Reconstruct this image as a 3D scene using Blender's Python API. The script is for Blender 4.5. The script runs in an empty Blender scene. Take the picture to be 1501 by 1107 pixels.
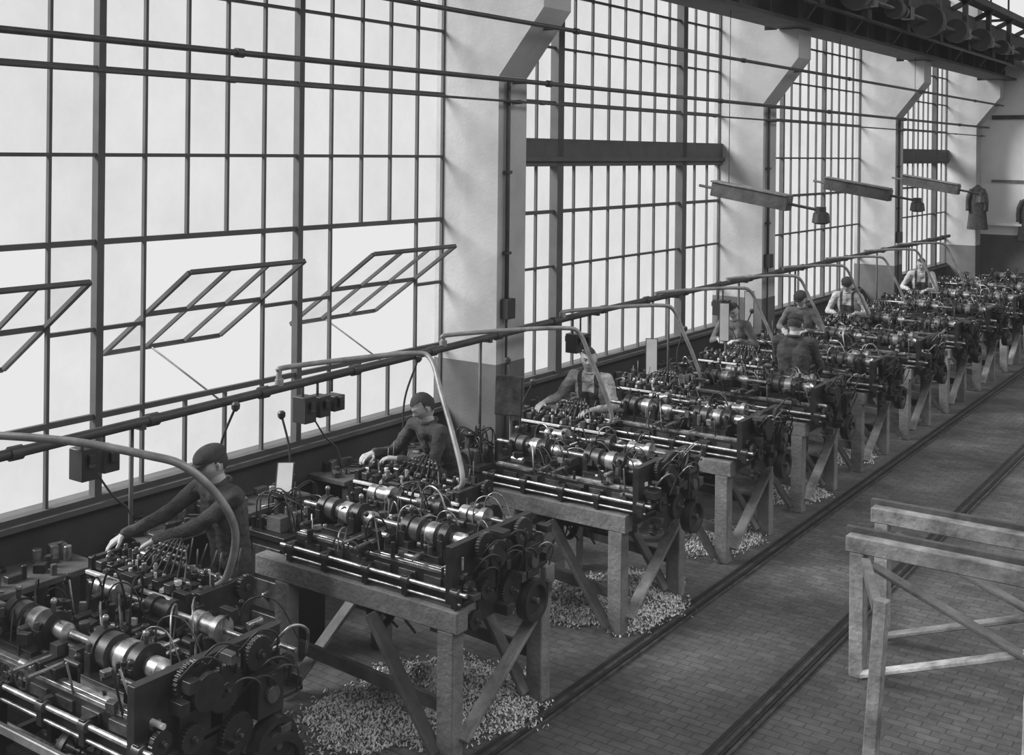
import bpy, math, random
from mathutils import Vector, Matrix, noise

SC = bpy.context.scene
V = Vector

# ------------------------------------------------------------------ materials
def pmat(name, c0, c1=None, rough=0.6, metal=0.0, scale=6.0, bump=0.0, bscale=None, spec=0.5):
    m = bpy.data.materials.new(name); m.use_nodes = True
    nt = m.node_tree; n = nt.nodes; l = nt.links
    b = n["Principled BSDF"]
    b.inputs["Roughness"].default_value = rough
    b.inputs["Metallic"].default_value = metal
    b.inputs["Specular IOR Level"].default_value = spec
    if c1 is None: c1 = c0*0.7
    tc = n.new("ShaderNodeTexCoord")
    nz = n.new("ShaderNodeTexNoise"); nz.inputs["Scale"].default_value = scale
    nz.inputs["Detail"].default_value = 5; nz.inputs["Roughness"].default_value = .6
    l.new(tc.outputs["Object"], nz.inputs["Vector"])
    r = n.new("ShaderNodeValToRGB")
    r.color_ramp.elements[0].position = .32; r.color_ramp.elements[1].position = .68
    r.color_ramp.elements[0].color = (c1, c1, c1, 1); r.color_ramp.elements[1].color = (c0, c0, c0, 1)
    l.new(nz.outputs["Fac"], r.inputs["Fac"]); l.new(r.outputs["Color"], b.inputs["Base Color"])
    if bump > 0:
        nb = n.new("ShaderNodeTexNoise"); nb.inputs["Scale"].default_value = bscale or scale*4
        nb.inputs["Detail"].default_value = 4
        l.new(tc.outputs["Object"], nb.inputs["Vector"])
        bp = n.new("ShaderNodeBump"); bp.inputs["Strength"].default_value = bump
        bp.inputs["Distance"].default_value = .02
        l.new(nb.outputs["Fac"], bp.inputs["Height"]); l.new(bp.outputs["Normal"], b.inputs["Normal"])
    return m

M_IRON = pmat("dark_cast_iron", .030, .010, .42, .2, 9)
M_MID = pmat("worn_iron", .11, .03, .42, .4, 12)
M_STEEL = pmat("oily_steel", .72, .22, .30, .7, 18)
M_DRUM = pmat("greasy_drum_steel", .50, .06, .34, .6, 11)
M_WOOD = pmat("weathered_timber", .22, .09, .85, 0, 4, .5, 30)
M_WOODL = pmat("pale_timber", .34, .10, .85, 0, 5, .6, 25)
M_WOODW = pmat("limewashed_board", .62, .22, .85, 0, 9, .5, 25)
M_WOODD = pmat("dark_timber", .10, .04, .85, 0, 5, .4, 25)
M_CONC = pmat("whitewashed_concrete", .46, .31, .9, 0, 1.2, .15, 30)
M_CONCD = pmat("dark_painted_wainscot", .13, .08, .8, 0, 2, .15, 30)
M_WALLD = pmat("dark_wall_paint", .06, .03, .8, 0, 2, .2, 20)
M_FRAME = pmat("window_steel_paint", .085, .06, .7, 0, 5)
M_PIPE = pmat("galvanised_pipe", .36, .18, .45, .2, 8)
M_PIPED = pmat("black_iron_pipe", .06, .03, .5, .2, 8)
M_GIRD = pmat("crane_girder_steel", .055, .025, .7, .0, 3)
M_SKIN = pmat("skin", .46, .38, .55, 0, 15)
M_HAIR = pmat("dark_hair", .035, .015, .6, 0, 60, .5, 200)
M_DENIM = pmat("dark_work_jacket", .065, .03, .9, 0, 12, .5, 60)
M_TROU = pmat("work_trousers", .045, .022, .9, 0, 12, .4, 60)
M_SHIRT = pmat("pale_work_shirt", .48, .24, .9, 0, 16, .6, 40)
M_GREY = pmat("grey_work_shirt", .15, .08, .9, 0, 12, .4, 60)
M_CAP = pmat("cloth_cap", .05, .03, .95, 0, 20, .4, 80)
M_SHOE = pmat("work_boot_leather", .03, .015, .5, 0, 10)
M_EYE = pmat("eye_dark", .02, .01, .3, 0, 10)
M_LIP = pmat("lip", .20, .17, .5, 0, 10)
M_SHAV = pmat("metal_shavings", .70, .36, .5, .1, 20)
M_HEAPB = pmat("packed_shavings", .38, .14, .8, .0, 45, .8, 70)
M_PAPER = pmat("paper_card", .70, .55, .8, 0, 3)
M_BRITE = pmat("bright_blanks", .80, .55, .4, .1, 30)
M_BLACK = pmat("black_enamel", .03, .02, .4, 0, 5)
M_CEIL = pmat("ceiling_board", .30, .2, .9, 0, 1)
M_PALEW = pmat("pale_partition_paint", .85, .74, .9, 0, 1.5)

def floor_mat():
    m = bpy.data.materials.new("worn_brick_floor"); m.use_nodes = True
    nt = m.node_tree; n = nt.nodes; l = nt.links; b = n["Principled BSDF"]
    b.inputs["Roughness"].default_value = .75
    tc = n.new("ShaderNodeTexCoord")
    br = n.new("ShaderNodeTexBrick")
    br.inputs["Scale"].default_value = 1.0
    br.inputs["Brick Width"].default_value = .15; br.inputs["Row Height"].default_value = .075
    br.inputs["Mortar Size"].default_value = .006; br.inputs["Mortar Smooth"].default_value = .8
    br.inputs["Color1"].default_value = (.115, .115, .115, 1); br.inputs["Color2"].default_value = (.078, .078, .078, 1)
    br.inputs["Mortar"].default_value = (.045, .045, .045, 1)
    l.new(tc.outputs["Object"], br.inputs["Vector"])
    def mult(a, bb):
        mx = n.new("ShaderNodeMix"); mx.data_type = 'RGBA'; mx.blend_type = 'MULTIPLY'; mx.inputs[0].default_value = 1
        l.new(a, mx.inputs[6]); l.new(bb, mx.inputs[7]); return mx.outputs[2]
    cur = br.outputs["Color"]
    for sc, lo, hi in ((.7, .5, 1.4), (3.0, .7, 1.25), (14.0, .72, 1.25)):
        nz = n.new("ShaderNodeTexNoise"); nz.inputs["Scale"].default_value = sc; nz.inputs["Detail"].default_value = 8
        nz.inputs["Roughness"].default_value = .65
        l.new(tc.outputs["Object"], nz.inputs["Vector"])
        mr = n.new("ShaderNodeMapRange"); mr.inputs[1].default_value = .3; mr.inputs[2].default_value = .7
        mr.inputs[3].default_value = lo; mr.inputs[4].default_value = hi
        l.new(nz.outputs["Fac"], mr.inputs[0]); cur = mult(cur, mr.outputs[0])
    # grease trodden along the two tracks
    sx = n.new("ShaderNodeSeparateXYZ"); l.new(tc.outputs["Object"], sx.inputs[0])
    for x in (-4.03, -2.92):
        a = n.new("ShaderNodeMath"); a.operation = 'ADD'; a.inputs[1].default_value = -x; l.new(sx.outputs[0], a.inputs[0])
        ab = n.new("ShaderNodeMath"); ab.operation = 'ABSOLUTE'; l.new(a.outputs[0], ab.inputs[0])
        mr = n.new("ShaderNodeMapRange"); mr.inputs[1].default_value = .05; mr.inputs[2].default_value = .4
        mr.inputs[3].default_value = .6; mr.inputs[4].default_value = 1.0; l.new(ab.outputs[0], mr.inputs[0])
        cur = mult(cur, mr.outputs[0])
    l.new(cur, b.inputs["Base Color"])
    bp = n.new("ShaderNodeBump"); bp.inputs["Strength"].default_value = .35; bp.inputs["Distance"].default_value = .008
    l.new(br.outputs["Fac"], bp.inputs["Height"]); bp.invert = True
    l.new(bp.outputs["Normal"], b.inputs["Normal"])
    return m
M_FLOOR = floor_mat()

def glass_mat():
    m = bpy.data.materials.new("dusty_window_glass"); m.use_nodes = True
    nt = m.node_tree; n = nt.nodes; l = nt.links
    n.remove(n["Principled BSDF"]); out = n["Material Output"]
    tr = n.new("ShaderNodeBsdfTransparent"); tr.inputs[0].default_value = (.99, .99, .99, 1)
    df = n.new("ShaderNodeBsdfDiffuse"); df.inputs[0].default_value = (.4, .4, .4, 1)
    mx = n.new("ShaderNodeMixShader")
    tc = n.new("ShaderNodeTexCoord"); nz = n.new("ShaderNodeTexNoise"); nz.inputs["Scale"].default_value = 1.1
    nz.inputs["Detail"].default_value = 8; nz.inputs["Roughness"].default_value = .65
    l.new(tc.outputs["Object"], nz.inputs["Vector"])
    mr = n.new("ShaderNodeMapRange"); mr.inputs[1].default_value = .3; mr.inputs[2].default_value = .78
    mr.inputs[3].default_value = .0; mr.inputs[4].default_value = .22
    l.new(nz.outputs["Fac"], mr.inputs[0]); l.new(mr.outputs[0], mx.inputs[0])
    l.new(tr.outputs[0], mx.inputs[1]); l.new(df.outputs[0], mx.inputs[2]); l.new(mx.outputs[0], out.inputs[0])
    return m
M_GLASS = glass_mat()

# ------------------------------------------------------------------ builder
def frame_from_dir(d):
    d = d.normalized()
    a = V((0, 0, 1)) if abs(d.z) < .9 else V((1, 0, 0))
    u = d.cross(a).normalized(); w = d.cross(u).normalized()
    return u, w

def catmull(pts, n=6):
    P = [V(p) for p in pts]; P = [P[0]*2-P[1]]+P+[P[-1]*2-P[-2]]
    out = []
    for i in range(1, len(P)-2):
        for k in range(n):
            t = k/n; a, b, c, d = P[i-1], P[i], P[i+1], P[i+2]
            out.append(.5*((2*b)+(c-a)*t+(2*a-5*b+4*c-d)*t*t+(3*b-a-3*c+d)*t**3))
    out.append(P[-2]); return out

class MB:
    def __init__(s):
        s.v = []; s.f = []; s.m = []; s.sm = []; s.mats = []; s.M = Matrix.Identity(4)
    def mi(s, mat):
        if mat not in s.mats: s.mats.append(mat)
        return s.mats.index(mat)
    def add(s, vs, fs, mat, smooth=False):
        o = len(s.v); i = s.mi(mat)
        for v in vs: s.v.append(s.M @ V(v))
        for f in fs: s.f.append([o+k for k in f]); s.m.append(i); s.sm.append(smooth)
    def box(s, c, d, mat, R=None):
        c = V(c); hx, hy, hz = d[0]/2, d[1]/2, d[2]/2
        vs = []
        for x in (-hx, hx):
            for y in (-hy, hy):
                for z in (-hz, hz):
                    p = V((x, y, z))
                    if R is not None: p = R @ p
                    vs.append(c+p)
        s.add(vs, [(0, 1, 3, 2), (4, 6, 7, 5), (0, 4, 5, 1), (2, 3, 7, 6), (0, 2, 6, 4), (1, 5, 7, 3)], mat)
    def b2(s, a, b, mat):
        s.box([(a[i]+b[i])/2 for i in range(3)], [abs(b[i]-a[i]) for i in range(3)], mat)
    def beam(s, p0, p1, w, h, mat, up=(0, 0, 1)):
        p0 = V(p0); p1 = V(p1); d = (p1-p0).normalized(); up = V(up)
        if abs(d.dot(up)) > .95: up = V((1, 0, 0))
        sd = d.cross(up).normalized(); u = sd.cross(d).normalized()
        vs = []
        for p in (p0, p1):
            for a, b in ((-1, -1), (1, -1), (1, 1), (-1, 1)):
                vs.append(p+sd*a*w/2+u*b*h/2)
        s.add(vs, [(3, 2, 1, 0), (4, 5, 6, 7), (0, 1, 5, 4), (1, 2, 6, 5), (2, 3, 7, 6), (3, 0, 4, 7)], mat)
    def lathe(s, p0, d, prof, mat, n=20):
        p0 = V(p0); d = V(d).normalized(); u, w = frame_from_dir(d)
        for (t0, r0), (t1, r1) in zip(prof[:-1], prof[1:]):
            vs = []
            for t, r in ((t0, r0), (t1, r1)):
                for k in range(n):
                    a = 2*math.pi*k/n
                    vs.append(p0+d*t+(u*math.cos(a)+w*math.sin(a))*r)
            s.add(vs, [(k, (k+1) % n, n+(k+1) % n, n+k) for k in range(n)], mat, True)
    def cyl(s, p0, p1, r, mat, r1=None, n=16):
        p0 = V(p0); p1 = V(p1); L = (p1-p0).length; r1 = r if r1 is None else r1
        e = min(r, r1, L/2)*.12
        s.lathe(p0, p1-p0, [(0, 0), (0, r-e), (e, r), (L-e, r1), (L, r1-e), (L, 0)], mat, n)
    def tube(s, path, r, mat, n=8, cap=True):
        P = [V(p) for p in path]; R = r if isinstance(r, (list, tuple)) else [r]*len(P)
        d = (P[1]-P[0]).normalized(); u, w = frame_from_dir(d)
        vs = []
        for i, p in enumerate(P):
            if i == 0: t = P[1]-P[0]
            elif i == len(P)-1: t = P[-1]-P[-2]
            else: t = P[i+1]-P[i-1]
            t.normalize(); u = (u-t*u.dot(t)).normalized(); w = t.cross(u)
            for k in range(n):
                a = 2*math.pi*k/n; vs.append(p+(u*math.cos(a)+w*math.sin(a))*R[i])
        fs = []
        for i in range(len(P)-1):
            for k in range(n): fs.append((i*n+k, i*n+(k+1) % n, (i+1)*n+(k+1) % n, (i+1)*n+k))
        if cap: fs.append(list(range(n))[::-1]); fs.append([(len(P)-1)*n+k for k in range(n)])
        s.add(vs, fs, mat, True)
    def sphere(s, c, r, mat, sc=(1, 1, 1), nu=14, nv=9, R=None):
        c = V(c); vs = [];
        for i in range(nv+1):
            th = math.pi*i/nv
            for k in range(nu):
                a = 2*math.pi*k/nu
                p = V((math.sin(th)*math.cos(a)*sc[0], math.sin(th)*math.sin(a)*sc[1], math.cos(th)*sc[2]))*r
                if R is not None: p = R @ p
                vs.append(c+p)
        fs = []
        for i in range(nv):
            for k in range(nu): fs.append((i*nu+k, (i+1)*nu+k, (i+1)*nu+(k+1) % nu, i*nu+(k+1) % nu))
        s.add(vs, fs, mat, True)
    def capsule(s, p0, r0, p1, r1, mat, n=14):
        p0 = V(p0); p1 = V(p1); d = (p1-p0); L = d.length
        if L < 1e-5: s.sphere(p0, r0, mat); return
        prof = []
        for k in range(5):
            a = math.pi/2*k/4; prof.append((-r0*math.cos(a), r0*math.sin(a)+1e-4))
        for k in range(5):
            a = math.pi/2*k/4; prof.append((L+r1*math.sin(a), r1*math.cos(a)+1e-4))
        d.normalize(); u, w = frame_from_dir(d); vs = []
        for t, r in prof:
            for k in range(n):
                a = 2*math.pi*k/n; vs.append(p0+d*t+(u*math.cos(a)+w*math.sin(a))*r)
        N = len(prof); fs = []
        for i in range(N-1):
            for k in range(n): fs.append((i*n+k, i*n+(k+1) % n, (i+1)*n+(k+1) % n, (i+1)*n+k))
        fs.append(list(range(n))[::-1]); fs.append([(N-1)*n+k for k in range(n)])
        s.add(vs, fs, mat, True)
    def gear(s, c, ax, r, w, mat, teeth=24, hub=None):
        c = V(c); ax = V(ax).normalized(); u, v = frame_from_dir(ax); n = teeth*4
        vs = []
        for t in (-w/2, w/2):
            for k in range(n):
                a = 2*math.pi*k/n; rr = r if (k % 4) < 2 else r*.93
                vs.append(c+ax*t+(u*math.cos(a)+v*math.sin(a))*rr)
        fs = [(k, (k+1) % n, n+(k+1) % n, n+k) for k in range(n)]
        fs.append(list(range(n))[::-1]); fs.append([n+k for k in range(n)])
        s.add(vs, fs, mat)
        s.cyl(c-ax*w*.9, c+ax*w*.9, r*.28, hub or mat)
    def wheel(s, c, ax, r, w, mat, spokes=6, rim=.12):
        c = V(c); ax = V(ax).normalized(); u, v = frame_from_dir(ax)
        s.lathe(c-ax*w/2, ax, [(0, r*(1-rim)), (0, r), (w*.5, r*1.02), (w, r), (w, r*(1-rim)), (0, r*(1-rim))], mat, 28)
        s.cyl(c-ax*w*.7, c+ax*w*.7, r*.18, mat)
        for k in range(spokes):
            a = 2*math.pi*k/spokes; d = u*math.cos(a)+v*math.sin(a)
            s.tube([c+d*r*.1, c+d*r*.92], [r*.07, r*.05], mat, 6)
    def make(s, name, parent=None, bevel=0, loc=None):
        me = bpy.data.meshes.new(name)
        me.from_pydata([tuple(v) for v in s.v], [], s.f)
        for m in s.mats: me.materials.append(m)
        me.polygons.foreach_set("material_index", s.m)
        me.polygons.foreach_set("use_smooth", s.sm)
        me.update()
        o = bpy.data.objects.new(name, me); SC.collection.objects.link(o)
        if parent: o.parent = parent
        if loc: o.location = loc
        if bevel:
            b = o.modifiers.new("edge_bevel", 'BEVEL'); b.width = bevel; b.segments = 1
            b.limit_method = 'ANGLE'; b.angle_limit = math.radians(50)
        return o

def empty(name, loc=(0, 0, 0)):
    e = bpy.data.objects.new(name, None); e.location = loc; e.empty_display_size = .2
    SC.collection.objects.link(e); return e

# ------------------------------------------------------------------ room shell
WX = -7.3
YE = 29.4
XR = 9.0
YB = -4.0
HC = 9.0
ROW = .637
mb = MB(); mb.b2((WX-.4, YB-.3, -.2), (XR+.3, YE+.3, 0), M_FLOOR); mb.make("floor")
mb = MB(); mb.b2((WX-.25, YB, 0), (WX, YE, .98), M_WALLD)
mb.b2((WX-.25, YB, 8.02), (WX, YE, HC), M_CONC)
mb.make("wall_left")
mb = MB(); mb.b2((WX-.28, YB, .98), (WX+.07, YE, 1.02), M_CONCD); mb.make("trim_1")
mb = MB(); mb.b2((XR, YB, 0), (XR+.25, YE, HC), M_CONC); mb.make("wall_right")
mb = MB(); mb.b2((WX-.25, YB-.25, 0), (XR, YB, HC), M_CONC); mb.make("wall_back")
mb = MB()
mb.b2((WX-.25, YE, 0), (XR, YE+.25, 1.75), M_CONCD)
mb.b2((WX-.25, YE, 1.75), (XR, YE+.25, 6.2), M_PALEW)
mb.b2((WX-.25, YE, 8.3), (XR, YE+.25, HC), M_CONC)
mb.b2((XR-1, YE, 6.2), (XR, YE+.25, 8.3), M_CONC)
mb.make("wall_far")
mb = MB(); mb.b2((-6.4, YE-.22, 1.98), (XR, YE, 2.04), M_PALEW); mb.b2((-6.4, YE-.04, 3.0), (XR, YE, 3.06), M_WOOD)
mb.b2((-6.4, YE-.05, 4.5), (XR, YE, 4.6), M_WOODD); mb.make("trim_2")
mb = MB()
for k in range(40):
    y = WX+k*.4
    if y > XR-1: break
    mb.b2((y, YE+.08, 6.2), (y+.035, YE+.13, 8.3), M_FRAME)
for h in (6.2, 6.85, 7.5, 8.2): mb.b2((WX, YE+.06, h), (XR-1, YE+.14, h+.06), M_FRAME)
mb.make("window_6")
mb = MB(); mb.b2((WX-.25, YB, HC), (-1.5, YE, HC+.15), M_CEIL); mb.b2((4.5, YB, HC), (XR+.25, YE, HC+.15), M_CEIL)
for k in range(9):
    y = YB+k*4.1; mb.b2((-1.5, y, HC), (4.5, y+.3, HC+.15), M_CEIL)
mb.make("ceiling")

# windows -------------------------------------------------------
def window(idx, y0, y1, kind, vents=True, pw=.4045):
    root = empty("window_%d" % idx)
    fr = MB(); gl = MB()
    X = WX-.02
    top = 1.0+ROW*11
    def vbar(y, a, b, w=.024, d=.032, m=M_FRAME): fr.b2((X-d/2, y-w/2, a), (X+d/2, y+w/2, b), m)
    def hbar(h, a, b, w=.030, d=.035, m=M_FRAME): fr.b2((X-d/2, a, h-w/2), (X+d/2, b, h+w/2), m)
    def pane(a, b, h0, h1): gl.add([(X-.03, a, h0), (X-.03, b, h0), (X-.03, b, h1), (X-.03, a, h1)], [(0, 1, 2, 3)], M_GLASS)
    n = int(round((y1-y0)/pw)); pw = (y1-y0)/n
    fr.b2((X-.04, y0, 1.0), (X+.04, y1, 1.06), M_FRAME)
    hv = []
    if kind == 'A':
        units = []
        e = y1
        while e > y0+.5:
            units.append((max(e-5*pw, y0), e)); e -= 5*pw
        for (a, b) in units:
            if abs(b-y1) > .05: vbar(b, 1.0, top, .06, .07)
            if vents and b-a > 1.9:
                hv.append((a+pw, a+4*pw))
    ys = [y1-i*pw for i in range(n+1)]
    for y in ys:
        segs = [(1.0, top)]
        for a, b in hv:
            if a+.05 < y < b-.05: segs = [(1.0, 1.0+ROW), (1.0+3*ROW, top)]
        for s0, s1 in segs: vbar(y, s0, s1)
    for k in range(1, 12):
        h = 1.0+k*ROW
        if k == 2 and hv:
            cur = y0
            for a, b in sorted(hv):
                hbar(h, cur, a); cur = b
            hbar(h, cur, y1)
        else: hbar(h, y0, y1, .042 if k in (1, 3) else .028)
    for i in range(n):
        b = ys[i]; a = ys[i+1]; inv = any(va-.02 < a and b < vb+.02 for va, vb in hv)
        if inv: pane(a, b, 1.0, 1.0+ROW); pane(a, b, 1.0+3*ROW, top)
        else: pane(a, b, 1.0, top)
    if kind == 'B':
        for c in (y0+1.66, y0+4.9):
            fr.b2((X-.05, c-.065, 1.0), (X+.06, c+.065, top), M_FRAME)
        fr.b2((X-.08, y0, 3.44), (X+.06, y1, 3.76), M_FRAME)
        fr.b2((X-.02, y0, 3.5), (X+.10, y1, 3.55), M_FRAME)
    fr.make("steel_sash", root); gl.make("glazing", root)
    for j, (a, b) in enumerate(sorted(hv)):
        vm = MB(); H = ROW*.97; ang = math.radians(55)
        vm.M = Matrix.Translation((X, 0, 1.0+2*ROW+.06)) @ Matrix.Rotation(ang, 4, 'Y')
        a2 = a+.02; b2 = b-.02
        for z in (-H, 0, H): vm.b2((-.015, a2, z-.016), (.015, b2, z+.016), M_FRAME)
        for i in range(4):
            y = a2+(b2-a2)*i/3; w = .018 if i in (0, 3) else .011
            vm.b2((-.015, y-w, -H), (.015, y+w, H), M_FRAME)
        vm.add([(0, a2, -H), (0, b2, -H), (0, b2, H), (0, a2, H)], [(0, 1, 2, 3)], M_GLASS)
        vm.M = Matrix.Identity(4)
        vm.tube([(X+.06, (a+b)/2+.1, 1.0+ROW*.9), (X-.48, (a+b)/2-.15, 1.0+2*ROW-.30)], .008, M_PIPE, 6)
        vm.make("pivoted_vent_%d" % (j+1), root)
    return root

window(5, YB, 2.7, 'A')
window(1, 3.22, 9.3, 'A')
window(2, 9.8, 15.95, 'B')
window(3, 16.45, 22.4, 'A', False)
window(4, 22.9, 28.8, 'B')

# columns with haunches ----------------------------------------
def column(name, y0, y1, xo=-6.62):
    mb = MB()
    mb.b2((WX-.1, y0, 0), (xo, y1, 1.5), M_CONCD)
    a, b = y0+.004, y1-.004; q = xo-.004
    for seg in ([(WX-.1, 1.5), (q, 1.5), (q, 4.35), (q, 5.41), (q, HC), (WX-.1, HC)], [(q, 4.35), (q+.52, 5.0), (q+.52, 5.41), (q, 5.41)]):
        n = len(seg); vs = [(x, a, z) for x, z in seg]+[(x, b, z) for x, z in seg]
        fs = [list(range(n)), list(range(2*n-1, n-1, -1))]+[(i, n+i, n+(i+1) % n, (i+1) % n) for i in range(n)]
        if len(seg) == 4: fs = fs[:-1]
        mb.add(vs, fs, M_CONC)
    mb.make(name)
for i, y in enumerate((2.7, 9.3, 15.95, 22.4, 28.8)):
    column("concrete_column" if i == 0 else "concrete_column.%03d" % i, y, y+.5)

for i, y in enumerate((9.3, 15.95, 22.4)):
    mb = MB(); x = -6.585
    mb.tube([(x, y+.12, 2.1), (x, y+.12, 4.3)], .022, M_PIPED, 8)
    mb.box((x+.02, y+.12, 2.05), (.09, .13, .2), M_BLACK)
    mb.tube(catmull([(x, y+.12, 1.95), (x, y+.12, 1.4), (x, y+.12, .3)]), .014, M_PIPED, 6)
    for h in (2.6, 3.4, 4.1): mb.box((x, y+.12, h), (.06, .08, .03), M_PIPED)
    mb.make("column_conduit" if i == 0 else "column_conduit.%03d" % i, bevel=.004)

# crane girder
mb = MB()
y0, y1 = YB, YE-.02
mb.b2((-6.42, y0, 5.42), (-5.86, y1, 5.47), M_GIRD)
mb.b2((-6.18, y0, 5.47), (-6.12, y1, 6.0), M_GIRD)
mb.b2((-6.36, y0, 6.0), (-5.92, y1, 6.05), M_GIRD)
mb.b2((-6.19, y0, 6.05), (-6.11, y1, 6.13), M_MID)
for k in range(33):
    y = y0+.5+k; mb.b2((-6.34, y, 5.47), (-5.94, y+.03, 6.0), M_GIRD)
mb.make("crane_girder")
mb = MB()
mb.b2((-5.75, 14.5, 6.15), (-5.3, YE-.1, 6.22), M_GIRD)
mb.b2((-5.75, 14.5, 5.9), (-5.7, YE-.1, 6.22), M_GIRD); mb.b2((-5.35, 14.5, 5.82), (-5.3, YE-.1, 6.22), M_GIRD)
for k in range(8):
    mb.b2((-5.92, 14.8+k*2, 6.0), (-5.3, 14.9+k*2, 6.1), M_GIRD)
    mb.b2((-5.55, 15+k*2, 5.62), (-5.45, 15.2+k*2, 6.15), M_GIRD)
    mb.beam((-5.85, 15.5+k*2, 5.5), (-5.4, 15.5+k*2, 6.1), .06, .08, M_GIRD)
mb.tube([(-5.5, 14.6, 5.62), (-5.5, YE-.1, 5.62)], .03, M_PIPED, 8)
mb.make("conductor_rail_beam")
# line shaft with belt pulleys hung beside the girder
mb = MB(); rr_ = random.Random(4)
mb.tube([(-5.08, 13.2, 5.75), (-5.08, YE-.2, 5.75)], .03, M_MID, 10)
for k in range(9):
    y = 13.6+k*1.75; r_ = rr_.choice((.14, .2, .26))
    mb.cyl((-5.08, y-.09, 5.75), (-5.08, y+.09, 5.75), r_, M_GIRD, n=22); mb.cyl((-5.08, y+.3, 5.75), (-5.08, y+.4, 5.75), r_*.7, M_IRON, n=22)
    mb.b2((-5.12, y+.55, 5.7), (-5.04, y+.65, 6.35), M_GIRD); mb.beam((-5.3, y+.6, 6.2), (-5.0, y+.6, 6.35), .1, .08, M_GIRD)
    mb.b2((-5.16, y+.5, 5.66), (-5.0, y+.7, 5.84), M_IRON)
mb.b2((-5.2, 13.2, 6.35), (-4.96, YE-.2, 6.47), M_GIRD)
mb.make("line_shaft")
mb = MB()
mb.b2((-6.42, 20.0, 6.26), (-5.88, 23.4, 6.62), M_GIRD)
for y in (20.4, 23.0): mb.cyl((-6.24, y, 6.33), (-6.06, y, 6.33), .2, M_IRON, n=24)
for y in (21.0, 22.3):
    mb.b2((-6.3, y, 6.6), (XR-.4, y+.28, 7.1), M_GIRD)
    for k in range(15): mb.b2((-6.0+k, y-.04, 6.6), (-5.95+k, y+.32, 7.1), M_IRON)
mb.b2((-5.6, 21.28, 6.75), (-4.9, 22.3, 7.25), M_IRON); mb.cyl((-5.2, 21.3, 6.95), (-5.2, 22.3, 6.95), .28, M_MID)
mb.make("travelling_crane")
for i, y in enumerate((6.2, 12.7, 19.2, 25.8)):
    mb = MB()
    mb.beam((WX, y, 8.1), (XR, y, 8.1), .12, .16, M_GIRD); mb.beam((WX, y, 8.9), (XR, y, 8.9), .12, .16, M_GIRD)
    for k in range(13):
        x = WX+.2+k*1.25; mb.beam((x, y, 8.1), (x+.62, y, 8.9), .06, .08, M_GIRD); mb.beam((x+.62, y, 8.9), (x+1.25, y, 8.1), .06, .08, M_GIRD)
    mb.make("roof_truss" if i == 0 else "roof_truss.%03d" % i)

def longpipe(name, x, h, r, y0, y1, mat, brk=True):
    mb = MB(); pts = [(x, y0+(y1-y0)*i/24, h) for i in range(25)]
    mb.tube(pts, r, mat, 10)
    for i in range(1, 24, 3):
        y = y0+(y1-y0)*i/24; mb.lathe((x, y, h), (0, 1, 0), [(0, r), (.0, r*1.45), (.07, r*1.45), (.07, r)], mat, 12)
    if brk:
        for y in (2.95, 9.55, 16.2, 22.65, 29.0): mb.beam((-6.61, y, h), (x, y, h), .04, .04, M_PIPED)
    mb.make(name)
longpipe("overhead_steam_pipe", -6.44, 4.30, .024, YB+.1, 29.2, M_PIPED)
longpipe("overhead_sprinkler_pipe", -6.12, 4.82, .022, YB+.1, 29.2, M_PIPED)
longpipe("overhead_air_pipe", -6.52, 4.10, .012, YB+.1, 29.2, M_PIPED)

def floor_rail(name, x):
    mb = MB()
    mb.b2((x-.035, YB, 0), (x+.035, YE, .012), M_IRON)
    mb.b2((x-.075, YB, 0), (x-.05, YE, .006), M_IRON)
    mb.b2((x+.055, YB, 0), (x+.075, YE, .018), M_MID)
    mb.b2((x-.012, YB, .012), (x+.012, YE, .018), M_MID)
    mb.make(name)
floor_rail("floor_rail", -4.03); floor_rail("floor_rail.001", -2.92)

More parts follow.
